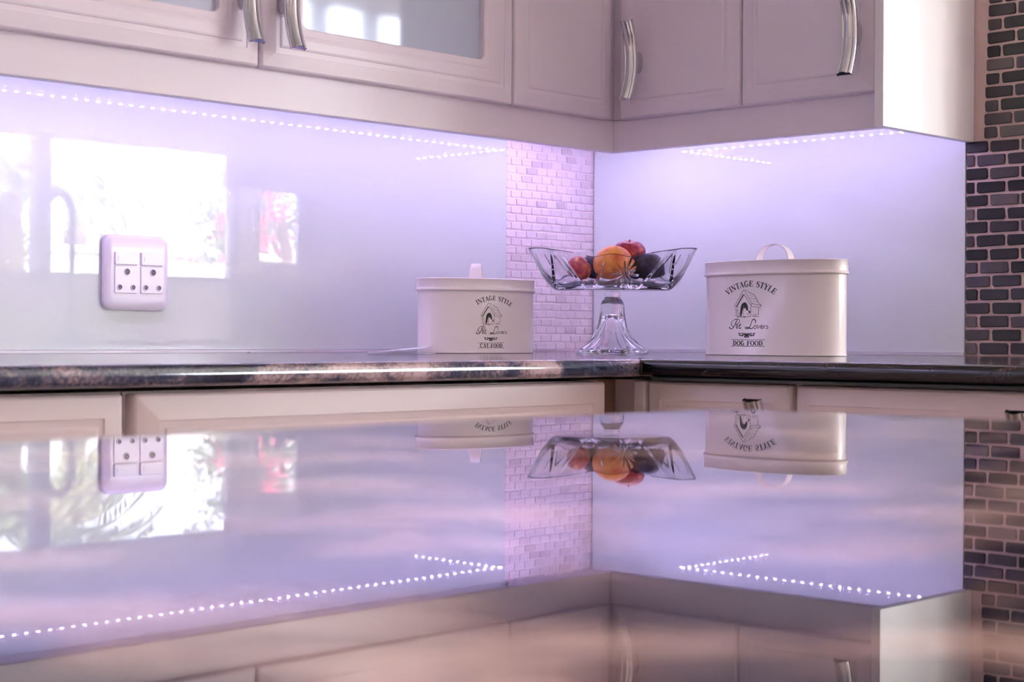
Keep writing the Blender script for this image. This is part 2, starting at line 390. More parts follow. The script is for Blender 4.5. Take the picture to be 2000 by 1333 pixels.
def handle(F, u, vb, parent, L=0.124, wd=0.0235):
    """chrome strap bowed towards the door, its ends standing out, on one middle foot; F's n measured from the carcass"""
    mb = MB(); N = 18; rings = []
    sect = [(-.5, -.0050), (-.5, -.0010), (-.46, .0012), (-.40, .0022), (-.34, .0018), (-.31, .0004), (-.26, .0026), (-.14, .0046), (0.0, .0052), (.14, .0046), (.26, .0026), (.31, .0004), (.34, .0018), (.40, .0022), (.46, .0012), (.5, -.0010), (.5, -.0050), (.40, -.0030), (-.40, -.0030)]
    for i in range(N + 1):
        t = -1 + 2 * i / N
        n0 = 0.018 + 0.022 + 0.014 * t * t; tilt = 2 * 0.014 * t / (L / 2)
        rings.append([F(u + a * wd, vb + L / 2 + t * L / 2 - b * tilt, n0 + b) for a, b in sect])
    h_ = obj('handle', mb.rings(rings), m_chrome, parent, smooth=True, sharp=48)
    f = MB().rings([[F(u + .0075 * s * math.cos(k * PI / 10), vb + L / 2 + 0.017 * s * math.sin(k * PI / 10), n_) for k in range(20)] for n_, s in ((0.0178, 1.05), (0.021, 1.0), (0.030, .85), (0.0388, .85))])
    obj('foot', f, m_chrome, h_, smooth=True)
    return h_
TOP = 1.12
def upper(name, label, x0, x1, y0_, y1_, **k):
    r_ = root(name, (x0 + x1) / 2, (y0_ + y1_) / 2, ZT, label=label, cat='cabinet', **k)
    obj('carcass', MB().box(x0, x1, y0_, y1_, ZT, TOP), m_cab, r_, bevel=.001)
    return r_
fl = FL(D + .0003); fr = FR(DR + .0003)
HB = 0.4075
c2 = upper('wall_cabinet', 'glazed double wall cabinet on the left wall, over the double socket', -1.4318, -0.5018, -D, -0.0006)
o = door(fl, -1.4303, -0.9855, ZT - .0018, TOP - .003, m_cab, c2, hole=(-1.363, -1.051, ZT + .060, TOP - .07)); handle(fl, -1.018, HB - .004, o)
o = door(fl, -0.9825, -0.5030, ZT - .0018, TOP - .003, m_cab, c2, hole=(-0.914, -0.568, ZT + .058, TOP - .07)); handle(fl, -0.9505, HB - .004, o)
c0 = upper('wall_cabinet', 'glazed double wall cabinet at the far left end of the left wall', -2.3630, -1.4324, -D, -0.0006)
o = door(fl, -2.3615, -1.8990, ZT - .0018, TOP - .003, m_cab, c0, hole=(-2.295, -1.966, ZT + .060, TOP - .07)); handle(fl, -1.931, HB - .004, o)
o = door(fl, -1.8960, -1.4335, ZT - .0018, TOP - .003, m_cab, c0, hole=(-1.829, -1.500, ZT + .060, TOP - .07)); handle(fl, -1.864, HB - .004, o)
cc = upper('wall_cabinet', 'plain-doored corner wall cabinet over the pale mosaic strip', -0.5012, -0.0010, -D, -0.0010)
door(fl, -0.4995, -DR - .0215, ZT - .0018, TOP - .003, m_cab, cc)
cr = upper('wall_cabinet', 'wall cabinet on the right wall with two plain doors and a white end panel', -DR, -0.0006, -0.7588, -D - .0006)
o = door(fr, 0.2842, 0.5215, ZT - .0018, TOP - .003, m_cab, cr); handle(fr, 0.3275, HB - .004, o)
o = door(fr, 0.5245, 0.7575, ZT - .0018, TOP - .003, m_cab, cr); handle(fr, 0.7305, HB - .006, o)
obj('end_panel', MB().box(-DR - .0185, -0.0042, YE, -0.7592, ZV - .001, TOP), m_panel, cr, bevel=.0008)
# hanging pelmets under the cabinets
pl = root('pelmet', -1.3, -D + .009, ZV, label='long pelmet board under the left wall cabinets', cat='pelmet')
obj('board', MB().box(-2.363, -DR + .0158, -D, -D + .016, ZV, ZT - .0006), m_cab, pl, bevel=.0012)
obj('bottom_liner', MB().box(-2.363, -DR - .018, -D + .0175, -0.009, ZT + .0005 - .009, ZT - .0006), m_cab, pl)
pr = root('pelmet', -DR + .009, -0.5, ZV, label='short pelmet board under the right wall cabinet', cat='pelmet')
obj('board', MB().box(-DR, -DR + .016, -0.7588, -D - .0002, ZV, ZT - .0006), m_cab, pr, bevel=.0012)
obj('bottom_liner', MB().box(-DR + .0175, -0.009, -0.7588, -.009, ZT + .0005 - .009, ZT - .0006), m_cab, pr)
# LED tapes under the cabinets
def led(name, label, p0_, p1_, zc):
    a = Vector(p0_); b = Vector(p1_); d_ = (b - a); L = d_.length; d_.normalize(); n_ = Vector((-d_.y, d_.x))
    r_ = root(name, (a.x + b.x) / 2, (a.y + b.y) / 2, zc, label=label, cat='LED strip')
    def bx(mb, c, hl, hw, z0, z1):
        vs = [c + d_ * s1 * hl + n_ * s2 * hw for s1, s2 in ((-1, -1), (1, -1), (1, 1), (-1, 1))]
        mb.add([(v.x, v.y, z0) for v in vs] + [(v.x, v.y, z1) for v in vs], [(3, 2, 1, 0), (4, 5, 6, 7), (0, 1, 5, 4), (1, 2, 6, 5), (2, 3, 7, 6), (3, 0, 4, 7)])
    t = MB(); bx(t, (a + b) / 2, L / 2, .004, zc, zc + .0012); obj('tape', t, m_tape, r_)
    c = MB(); k = int(L / 0.0190)
    for i in range(k): bx(c, a + d_ * (0.0095 + i * 0.0190), .0019, .0019, zc - .0020, zc - .0001)
    o = obj('led_chips', c, m_chip, r_); o['kind'] = 'stuff'
ZL = ZT - .0087 - .0013
led('led_strip', 'long lit LED strip under the left wall cabinets', (-2.34, -0.128), (-0.112, -0.128), ZL)
led('led_strip', 'short lit LED strip under the right wall cabinet', (-0.128, -0.112), (-0.128, -0.7580), ZL)

# ---------------------------------------------------------------- worktop
def nose(W, zt_, th, n=8):
    """profile (distance from wall, z) top back -> round nose -> bottom back"""
    r_ = th / 2; out = [(0.0006, zt_), (W - r_ - .012, zt_), (W - r_ - .006, zt_), (W - r_, zt_ - .0002)]
    for k in range(1, n): a = PI / 2 - PI * k / n; out.append((W - r_ + r_ * math.cos(a), zt_ - r_ + r_ * math.sin(a)))
    return out + [(W - r_, zt_ - th), (0.0006, zt_ - th)]
wt = root('worktop', -0.8, -0.4, -TH, label='L-shaped dark granite worktop with rounded edge along both walls', cat='worktop')
pf = nose(WL, 0, TH)
mb = MB().rings([[(-3.3, -d_, z_) for d_, z_ in pf], [(-WR * (d_ / WL) - .0006, -d_, z_) for d_, z_ in pf]])
o = obj('slab', mb, m_gran, wt, smooth=True, sharp=50); o['label'] = 'left granite slab with pinkish patches'
pf = nose(WR, 0, TH)
mb = MB().rings([[(-d_, -WL * (d_ / WR) - .0006, z_) for d_, z_ in pf], [(-d_, -2.6, z_) for d_, z_ in pf]])
o = obj('slab', mb, m_gran_r, wt, smooth=True, sharp=50); o['label'] = 'right darker granite slab'
# chipped filler in the mitre joint
mb = MB(); 
for i in range(9):
    a = Vector((-WR + .0095 - .0008 * i, -WL + .0095 - .0008 * i)); 
mb.rings([[(-WR + .030, -WL + .030 * WL / WR, .0003), (-WR + .0085, -WL + .0125, .0004), (-WR - .0018, -WL - .0018, -.004), (-WR - .0026, -WL - .0026, -.011), (-WR - .0018, -WL - .0018, -.019), (-WR + .01, -WL + .01, -.0215)],
          [(-WR + .031, -WL + .030 * WL / WR, .0003), (-WR + .0125, -WL + .0080, .0004), (-WR - .0012, -WL - .0030, -.004), (-WR - .0018, -WL - .0036, -.011), (-WR - .0012, -WL - .0030, -.019), (-WR + .012, -WL + .01, -.0215)]])
obj('joint_filler', mb, m_dark, wt)
eg = root('worktop_support_strip', -.4, -1.5, -TH - .0045, label='thin dark green strip under the nose of the right worktop', cat='trim')
obj('strip', MB().box(-WR + .0045, -WR + .020, -2.55, -WL - .012, -TH - .0036, -TH - .0003), m_edge, eg)

# ---------------------------------------------------------------- base cabinets
def basecab(label, x0, x1, y0_, y1_):
    r_ = root('base_cabinet', (x0 + x1) / 2, (y0_ + y1_) / 2, -Z, label=label, cat='cabinet')
    obj('carcass', MB().box(x0, x1, y0_, y1_, -0.80, -TH - .0048), m_base, r_)
    return r_
BL, BRR = WL - .036, WR - .036
fbl = FL(BL + .0003); fbr = FR(BRR + .0003)
zt_ = -0.0272; zb = -0.78
b1 = basecab('base cabinet under the left worktop, at the left edge of the picture', -2.10, -1.4812, -BL, -0.002)
o = door(fbl, -2.09, -1.4860, zb, zt_, m_base, b1)
obj('edge_filler', MB().box(-1.4800, -1.4790, -BL - .001, -BL + .01, -0.80, -TH - .006), m_dark, b1)
b2 = basecab('wide base cabinet under the left worktop, between the gap and the corner', -1.4788, -0.8080, -BL, -0.002)
door(fbl, -1.4755, -0.8090, zb, zt_, m_base, b2, bead=(0.034, 0))
b3 = basecab('corner base cabinet with a recessed brown filler', -0.8074, -0.002, -BL + .055, -0.002)
obj('recessed_filler', MB().box(-0.8070, -BRR, -BL + .035, -BL + .0545, -0.80, -TH - .0048), m_recess, b3)
b4 = basecab('narrow base cabinet right of the corner with a chrome handle', -BRR, -0.002, -0.9485, -BL + .034)
obj('stile', MB().box(-BRR - .017, -BRR - .0002, -0.7335, -0.7175, -0.80, -TH - .006), m_base, b4, bevel=.001)
o = door(fbr, 0.7370, 0.9445, zb, zt_, m_base, b4); handle(fbr, 0.9185, -0.0445 - .124, o)
b5 = basecab('base cabinet under the right worktop, at the right edge of the picture', -BRR, -0.002, -1.3000, -0.9491)
o = door(fbr, 0.9520, 1.2900, zb, zt_, m_base, b5); handle(fbr, 1.2400, -0.0465 - .124, o)
b6 = basecab('last base cabinet of the right worktop, beyond the picture', -BRR, -0.002, -2.55, -1.3006)
door(fbr, 1.3030, 1.92, zb, zt_, m_base, b6); door(fbr, 1.923, 2.54, zb, zt_, m_base, b6)
for nm, bb in (('plinth', MB().box(-3.2, -.9, -BL + .06, -BL + .075, 0, 0.099)), ('plinth', MB().box(-BRR + .06, -BRR + .075, -2.5, -BL - .03, 0, 0.099))):
    o = obj('plinth', bb, m_dark, absz=True)
    tag(o, 'dark recessed plinth under the left base cabinets' if bb.v[0][0] < -3 else 'dark recessed plinth under the right base cabinets', 'plinth')
b7 = basecab('base cabinet under the far left end of the left worktop', -3.28, -2.1006, -BL, -0.002)
door(fbl, -3.27, -2.70, zb, zt_, m_base, b7); door(fbl, -2.697, -2.105, zb, zt_, m_base, b7)

# ---------------------------------------------------------------- island
ZI = -0.0153; XI, YI = -1.532, -1.4275
isl = root('kitchen_island', -2.9, -2.3, -Z, label='kitchen island with polished pink and grey granite top filling the foreground', cat='island')
rings = []
for ins, z_ in ((.010, ZI - .024), (.003, ZI - .0215), (0, ZI - .016), (0, ZI - .008), (.003, ZI - .0022), (.008, ZI - .0002), (.012, ZI), (.020, ZI)):
    rings.append([(u, v, z_) for u, v in rrect(-4.2 + ins, XI - ins, -3.3 + ins, YI - ins, .035 - ins, 8)])
obj('granite_top', MB().rings(rings), m_isl, isl, smooth=True, sharp=50)
obj('body', MB().box(-4.12, XI - .06, -3.2, YI - .06, -Z + .1, ZI - .0245), m_base, isl)
obj('plinth', MB().box(-4.05, XI - .12, -3.1, YI - .12, -Z, -Z + .0995), m_dark, isl)

# ---------------------------------------------------------------- double socket
sx0, sx1, sz0, sz1 = -1.0532, -0.9462, 0.0605, 0.1665
cx_, cz_ = (sx0 + sx1) / 2, (sz0 + sz1) / 2
sk = root('double_socket', cx_, -0.0068, sz0, label='white double wall socket with two rocker switches on the left splashback', cat='socket')
def rr3(hw, hh, r_, yy, n=6): return [(cx_ + a, -yy, cz_ + b) for a, b in rrect(-hw, hw, -hh, hh, r_, n)]
hw, hh = (sx1 - sx0) / 2, (sz1 - sz0) / 2
obj('cover_plate', MB().rings([rr3(hw - .004, hh - .004, .010, .0068), rr3(hw, hh, .013, .0090), rr3(hw, hh, .013, .0125), rr3(hw - .0012, hh - .0012, .012, .0142), rr3(hw - .006, hh - .006, .009, .0160), rr3(hw - .0085, hh - .012, .006, .0174), rr3(hw - .010, hh - .020, .004, .0176)]), m_plastic, sk, smooth=True, sharp=50)
YP = 0.0176
for sgn in (-1, 1):
    ux = cx_ + sgn * .0215 + .001
    def plate(x0, x1, z0, z1, ya, yb, r_=.0012): return MB().rings([[(u, -yy, v) for u, v in rrect(x0 + i_, x1 - i_, z0 + i_, z1 - i_, r_, 3)] for yy, i_ in ((ya, 0), (yb - .0005, 0), (yb, .0005))])
    sw = obj('rocker_switch', plate(ux - .0182, ux + .0182, cz_ + .0108, cz_ + .0285, YP + .0001, YP + .0028), m_plastic, sk, smooth=True, sharp=30)
    obj('on_mark', MB().box(ux - .0137, ux - .0131, -YP - .0031, -YP - .0026, cz_ + .0165, cz_ + .0225), bpy.data.materials.get('gap_grey') or pm('gap_grey', srgb(205, 196, 216), .6), sw)
    obj('switch_shadow_gap', plate(ux - .0189, ux + .0189, cz_ + .0101, cz_ + .0292, YP - .0006, YP + .0002), bpy.data.materials['gap_grey'], sk)
    md = obj('socket_module', plate(ux - .0182, ux + .0182, cz_ - .0290, cz_ + .0090, YP + .0001, YP + .0016), m_plastic, sk, smooth=True, sharp=30)
    obj('module_gap', plate(ux - .0189, ux + .0189, cz_ - .0297, cz_ + .0097, YP - .0006, YP + .0002), bpy.data.materials['gap_grey'], sk)
    for hx, hz, hr in ((.0015, .0010, .0042), (-.0105, -.0208, .0033), (.0115, -.0208, .0033)):
        def circ(r_, yy): return [(ux + hx + r_ * math.cos(k * PI / 12), -yy, cz_ + hz + r_ * math.sin(k * PI / 12)) for k in range(24)]
        obj('collar', MB().rings([circ(hr + .0014, YP + .0016), circ(hr + .0012, YP + .0026), circ(hr, YP + .0028), circ(hr - .0001, YP + .0018)], cap0=False, cap1=False), m_plastic, md, smooth=True)
        obj('hole', MB().rings([circ(hr, YP + .00165), circ(hr, YP + .00185)]), m_hole, md)
        obj('contact', MB().rings([circ(hr * .5, YP + .0019), circ(hr * .45, YP + .0022)]), m_brass, md)

# ---------------------------------------------------------------- storage tins with print
def tin(name, label, cx, cy, rot, a, b, h_body, h_lid0, h_top, pr, text, kx, ky, PXS, stretch, u_axis_px, hrot):
    """rot: direction of the front normal; print drawn in photo-crop units and wrapped on the front"""
    r_ = root(name, cx, cy, 0, label=label, cat='tin')
    f = Vector((math.cos(rot), math.sin(rot))); s = Vector((-f.y, f.x))          # s: to the right as seen from the front
    N = 96; ex = 2.25
    def se(t, aa, bb):
        c, q = math.cos(t), math.sin(t)
        return (math.copysign(abs(c) ** (2 / ex), c) * aa, math.copysign(abs(q) ** (2 / ex), q) * bb)
    def ring(g, z):
        out = []
        for k in range(N):
            u, n_ = se(2 * PI * k / N, a + g, b + g); p_ = Vector((cx, cy)) + s * u + f * n_; out.append((p_.x, p_.y, z))
        return out
    obj('body', MB().rings([ring(-.003, .0004), ring(.0006, .0006), ring(.0010, .0016), ring(.0006, .0026), ring(0, .0034), ring(0, h_lid0 + .004)]), m_enamel, r_, smooth=True, sharp=60)
    obj('base_rim', MB().rings([ring(-.002, .0001), ring(.0004, .0001), ring(.0004, .00055), ring(-.002, .00055)]), m_dark, r_)
    ld = obj('lid', MB().rings([ring(.0012, h_lid0 - .0005), ring(.0026, h_lid0), ring(.0036, h_lid0 + .0015), ring(.0036, h_lid0 + .0028), ring(.0024, h_lid0 + .0042), ring(.0020, h_lid0 + .006), ring(.0020, h_top - .0022), ring(.0026, h_top - .0012), ring(.0016, h_top), ring(-.002, h_top + .0002), ring(-.004, h_top - .0012), ring(-.02, h_top - .0012)]), m_enamel, r_, smooth=True, sharp=60)
    # strap handle
    hd = Vector((math.cos(hrot), math.sin(hrot))); hp = Vector((-hd.y, hd.x)); rings = []
    RW, RH, SW = pr
    for k in range(25):
        t = PI * k / 24; c, q = math.cos(t), math.sin(t)
        o_ = []
        for du, dn in ((-.5, 0), (-.46, .0012), (-.25, .0016), (.25, .0016), (.46, .0012), (.5, 0), (.4, -.0004), (-.4, -.0004)):
            rad_w = RW + dn; rad_h = RH + dn
            wv = SW * (1.25 - .35 * q)
            p_ = Vector((cx, cy)) + hd * (c * rad_w) + hp * (du * wv)
            o_.append((p_.x, p_.y, h_top - .0015 + q ** .85 * rad_h if q > 0 else h_top - .0015))
        rings.append(o_)
    obj('handle', MB().rings(rings), m_enamel, ld, smooth=True, sharp=50)
    # arc-length table of the front
    tab = []; L = 0; pu = None
    for k in range(-160, 161):
        t = PI / 2 - k / 160 * PI * .49
        u, n_ = se(t, a, b)
        if pu is not None: L += math.hypot(u - pu[0], n_ - pu[1])
        tab.append([L, u, n_]); pu = (u, n_)
    mid = tab[160][0]
    def wrap(u, v, off=.00025):
        L_ = u + mid; lo = 0
        import bisect
        i = max(1, min(len(tab) - 1, bisect.bisect([q[0] for q in tab], L_)))
        A, B_ = tab[i - 1], tab[i]; g = (L_ - A[0]) / max(1e-9, B_[0] - A[0])
        uu = A[1] + (B_[1] - A[1]) * g; nn = A[2] + (B_[2] - A[2]) * g
        tx, tn = B_[1] - A[1], B_[2] - A[2]; q = math.hypot(tx, tn); tx /= q; tn /= q
        uu += -tn * off; nn += tx * off
        p_ = Vector((cx, cy)) + s * uu + f * nn
        return (p_.x, p_.y, v)
    def toUV(X, Y): return ((X - kx) / PXS * stretch, (ky - Y) / PXS)
    def ribbon(mb, pts, wdt):
        P = [Vector(p_) for p_ in pts]; dense = [P[0]]
        for a_, b_ in zip(P[:-1], P[1:]):
            k = max(1, int((b_ - a_).length / 14))
            for i in range(1, k + 1): dense.append(a_ + (b_ - a_) * i / k)
        vs = []
        for i, p_ in enumerate(dense):
            t = dense[min(i + 1, len(dense) - 1)] - dense[max(i - 1, 0)]
            t = t.normalized() if t.length > 0 else Vector((1, 0)); n_ = Vector((-t.y, t.x))
            ww = wdt(i / max(1, len(dense) - 1)) if callable(wdt) else wdt
            for sg in (-1, 1): vs.append(wrap(*toUV(*(p_ + n_ * sg * ww / 2))))
        mb.add(vs, [(2 * i, 2 * i + 1, 2 * i + 3, 2 * i + 2) for i in range(len(dense) - 1)])
    def blob(mb, poly):
        c = sum((Vector(p_) for p_ in poly), Vector((0, 0))) / len(poly)
        vs = [wrap(*toUV(*c))] + [wrap(*toUV(*p_)) for p_ in poly]
        n_ = len(poly); mb.add(vs, [(0, 1 + i, 1 + (i + 1) % n_) for i in range(n_)])
    letters = (MB(), MB(), MB()); art = MB()
    bodyo = [o for o in r_.children if o.name.startswith('body')][0]
    lettering(letters, ribbon, text); drawing(art, ribbon, blob)
    for nm_, lt_ in zip(('arched_lettering', 'bottom_lettering', 'script_lettering'), letters): obj(nm_, lt_, m_ink, bodyo)['kind'] = 'stuff'
    obj('kennel_print', art, m_ink, bodyo)
    return r_

# serif capitals: strokes on a 0..1 by 0..1 cell (y up): list of (points, weight)  T = thick, N = thin
T_, N_ = 0.17, 0.065
def arc(cx, cy, rx, ry, a0, a1, n=14): return [(cx + rx * math.cos(math.radians(a0 + (a1 - a0) * i / n)), cy + ry * math.sin(math.radians(a0 + (a1 - a0) * i / n))) for i in range(n + 1)]
def ser(x, y, w_=.26): return ([(x - w_ / 2, y), (x + w_ / 2, y)], N_)
GL = {
 'I': (.42, [([(.2, 0), (.2, 1)], T_), ser(.2, 0, .36), ser(.2, 1, .36)]),
 'V': (.82, [([(.12, 1), (.42, 0)], T_), ([(.42, 0), (.70, 1)], N_), ser(.12, 1), ser(.70, 1)]),
 'N': (.88, [([(.14, 0), (.14, 1)], N_), ([(.12, 1), (.72, 0)], T_), ([(.72, 0), (.72, 1)], N_), ser(.14, 0), ser(.10, 1), ser(.72, 1)]),
 'T': (.74, [([(.37, 0), (.37, 1)], T_), ([(.04, .97), (.70, .97)], N_ * 1.2), ([(.05, .97), (.03, .76)], N_), ([(.69, .97), (.71, .76)], N_), ser(.37, 0, .34)]),
 'A': (.84, [([(.12, 0), (.40, 1)], N_), ([(.40, 1), (.70, 0)], T_), ([(.22, .33), (.58, .33)], N_), ser(.12, 0), ser(.70, 0, .3)]),
 'G': (.90, [(arc(.44, .5, .34, .5, 50, 310), lambda t: N_ + (T_ - N_) * math.sin(PI * t) ** 1.5), ([(.68, .08), (.68, .42)], T_), ser(.66, .42, .3), ([(.66, .9), (.68, .70)], N_)]),
 'E': (.74, [([(.16, 0), (.16, 1)], T_), ([(.04, .97), (.62, .97)], N_), ([(.04, .03), (.66, .03)], N_), ([(.16, .52), (.50, .52)], N_), ([(.62, .98), (.62, .76)], N_), ([(.66, .02), (.68, .26)], N_), ([(.50, .64), (.50, .40)], N_)]),
 'S': (.66, [(arc(.33, .74, .22, .24, 40, 215, 10) + arc(.33, .26, .24, .25, 80, -145, 12), lambda t: N_ + (T_ - N_) * math.sin(PI * t) ** 2), ([(.52, .98), (.53, .74)], N_), ([(.10, .02), (.09, .28)], N_)]),
 'Y': (.80, [([(.10, 1), (.38, .48)], T_), ([(.38, .48), (.66, 1)], N_), ([(.38, .5), (.38, 0)], T_), ser(.10, 1), ser(.66, 1), ser(.38, 0, .34)]),
 'L': (.70, [([(.16, 0), (.16, 1)], T_), ([(.04, .03), (.62, .03)], N_), ([(.62, .02), (.65, .30)], N_), ser(.16, 1, .32)]),
 'D': (.86, [([(.16, 0), (.16, 1)], T_), (arc(.30, .5, .42, .47, 90, -90), lambda t: N_ + (T_ - N_) * math.sin(PI * t) ** 1.2), ([(.04, .97), (.32, .97)], N_), ([(.04, .03), (.32, .03)], N_)]),
 'O': (.90, [(arc(.44, .5, .35, .49, 90, 450, 24), lambda t: N_ + (T_ - N_) * abs(math.sin(2 * PI * t)) ** 1.2)]),
 'F': (.72, [([(.16, 0), (.16, 1)], T_), ([(.04, .97), (.62, .97)], N_), ([(.16, .52), (.48, .52)], N_), ([(.62, .98), (.63, .74)], N_), ([(.48, .66), (.48, .38)], N_), ser(.16, 0, .34)]),
 'C': (.82, [(arc(.44, .5, .34, .5, 45, 315), lambda t: N_ + (T_ - N_) * math.sin(PI * t) ** 1.5), ([(.69, .98), (.70, .70)], N_)]),
 ' ': (.5, [])}
def lettering(mb, ribbon, lines):
    arch_txt, blank, foot_txt = lines
    mbA, mbB, mbC = mb
    def put(mb, ch, cx, cy, ang, size, fat=1.0):
        w_, st = GL[ch]; ca, sa = math.cos(ang), math.sin(ang)
        for pts, wt_ in st:
            P = []
            for x, y in pts:
                dx = (x - w_ / 2) * size * .92; dy = -(y - .5) * size
                P.append((cx + dx * ca - dy * sa, cy + dx * sa + dy * ca))
            if callable(wt_): ribbon(mb, P, (lambda t, g=wt_: g(t) * size * fat))
            else: ribbon(mb, P, wt_ * size * fat)
    # arched line: circle through the photographed ends
    full = 'VINTAGE STYLE'; size = 62; Rr = 420; cx0, cy0 = 535, 532 + Rr
    tot = sum(GL[c][0] for c in full) * size * 1.0; a = -tot / 2 / Rr
    for i, c in enumerate(full):
        w_ = GL[c][0] * size * 1.0; a += w_ / 2 / Rr
        if not (blank and i == 0): put(mbA, c, cx0 + Rr * math.sin(a), cy0 - Rr * math.cos(a), a, size, 1.15)
        a += w_ / 2 / Rr
    size = 50; tot = sum(GL[c][0] for c in foot_txt) * size; x = 512 - tot / 2
    for c in foot_txt:
        w_ = GL[c][0] * size; put(mbB, c, x + w_ / 2, 1170, 0, size, 1.25); x += w_
    for yy in (1134, 1202): ribbon(mbB, [(330, yy), (694, yy)], 4.5)
    # script line
    def sc(pts, w_=6, n=5): 
        P = smooth_curve([Vector(p_) for p_ in pts], n); ribbon(mbC, P, lambda t: w_ * (.65 + .6 * abs(math.sin(3 * PI * t))))
    sc([(306, 990), (312, 1012), (338, 1014), (362, 985), (380, 950), (398, 918)], 8)
    sc([(352, 990), (330, 980), (330, 948), (356, 922), (396, 912), (424, 924), (418, 948), (392, 966), (368, 972)], 6)
    sc([(382, 1000), (400, 992), (404, 978), (392, 976), (384, 994), (392, 1012), (412, 1004)], 6)
    sc([(432, 958), (420, 1000), (426, 1014), (440, 1004)], 7); sc([(412, 976), (444, 974)], 4)
    sc([(594, 960), (600, 932), (584, 914), (562, 926), (550, 962), (534, 1000), (508, 1016), (486, 1010), (494, 998), (524, 1004), (552, 1016), (576, 1000)], 8)
    sc([(598, 980), (582, 988), (578, 1006), (592, 1014), (608, 1000), (604, 982), (598, 980)], 6)
    sc([(616, 982), (622, 980), (622, 1010), (640, 996), (644, 980)], 6)
    sc([(652, 1000), (670, 992), (672, 980), (660, 980), (652, 998), (662, 1014), (680, 1002)], 6)
    sc([(688, 982), (684, 1014)], 7); sc([(686, 994), (696, 980), (706, 984)], 5)
    sc([(726, 982), (712, 988), (728, 1002), (720, 1014), (706, 1010)], 6)
    # flourish
    for sg in (-1, 1):
        X = lambda x: 502 + sg * x
        sc([(X(92), 1072), (X(84), 1064), (X(70), 1070), (X(80), 1086), (X(56), 1090), (X(34), 1078), (X(20), 1066)], 8)
        sc([(X(60), 1072), (X(44), 1064), (X(34), 1076), (X(46), 1092), (X(58), 1082)], 9)
        sc([(X(8), 1070), (X(22), 1066), (X(16), 1080), (X(26), 1096), (X(10), 1104)], 8)
    sc([(492, 1084), (502, 1074), (512, 1084), (502, 1096), (492, 1084)], 13)
    sc([(480, 1110), (502, 1106), (524, 1110)], 6)
def drawing(mb, rb, blob):
    L = lambda pts, w_=4: rb(mb, pts, w_)
    L([(470, 594), (364, 772)], 5); L([(470, 594), (478, 604), (560, 742)], 4); L([(364, 772), (378, 786)], 4)
    rb(mb, [(467, 648), (384, 782)], lambda t: 13 - 2 * t)
    L([(470, 640), (552, 768)], 5); L([(488, 598), (500, 606)], 6); L([(508, 612), (520, 618)], 5)
    L([(524, 622), (586, 656), (612, 704), (628, 740), (658, 768)], 5)
    L([(556, 742), (600, 756), (658, 768)], 4); L([(546, 772), (600, 784), (648, 786), (658, 768)], 4)
    L([(546, 772), (556, 742)], 4); L([(548, 778), (546, 878)], 4); L([(630, 788), (628, 866)], 4)
    for x, y in ((530, 650), (552, 664), (534, 684), (560, 692), (580, 690), (572, 718), (598, 722)): L([(x, y), (x + 16, y + 6)], 4)
    blob(mb, [(428, 886), (430, 830), (436, 780), (446, 752), (462, 736), (480, 730), (472, 770), (466, 800), (456, 824), (452, 850), (442, 876)])
    blob(mb, [(476, 732), (496, 742), (508, 766), (514, 800), (512, 822), (498, 816), (490, 790), (478, 786), (470, 800), (474, 760)])
    L([(480, 730), (500, 742), (512, 772), (516, 816)], 4)
    blob(mb, [(522, 828), (530, 822), (540, 828), (540, 842), (532, 850), (524, 842)])
    L([(474, 798), (490, 788), (506, 798), (514, 818), (532, 824)], 4); L([(532, 850), (516, 860), (500, 858)], 4)
    L([(468, 812), (464, 860), (470, 882)], 3); L([(398, 894), (430, 888), (470, 892), (500, 884), (548, 882)], 4)
    L([(404, 770), (404, 790)], 4); L([(420, 836), (424, 886)], 3)
    for cx, cy, r_ in ((392, 806, 16), (402, 836, 18), (396, 866, 16), (408, 886, 10), (454, 884, 12), (482, 886, 12), (586, 878, 16), (616, 874, 18)):
        rb(mb, [(cx + r_ * math.cos(t * PI / 5) * (1 + .25 * (t % 2)), cy + r_ * .7 * math.sin(t * PI / 5)) for t in range(9)], 4)
# the front of the cat tin faces a little towards the island; the dog tin stands parallel to its wall
def ang(x, y): return math.atan2(y, x)
tin('storage_tin', 'smaller cream oval pet food tin lettered CAT FOOD', -0.502, -0.196, ang(-.19, -.98), 0.102, 0.046, 0, 0.0955, 0.1150, (0.0225, 0.0245, 0.017), ('VINTAGE STYLE', True, 'CAT FOOD'),
    kx=532, ky=1279, PXS=8790, stretch=1.17, u_axis_px=0, hrot=ang(.75, .66))
tin('storage_tin', 'larger cream oval pet food tin lettered DOG FOOD', -0.281, -0.600, PI, 0.118, 0.050, 0, 0.1185, 0.1400, (0.027, 0.026, 0.015), ('VINTAGE STYLE', False, 'DOG FOOD'),
    kx=590, ky=1304, PXS=7320, stretch=1.22, u_axis_px=0, hrot=ang(.05, -1.0))

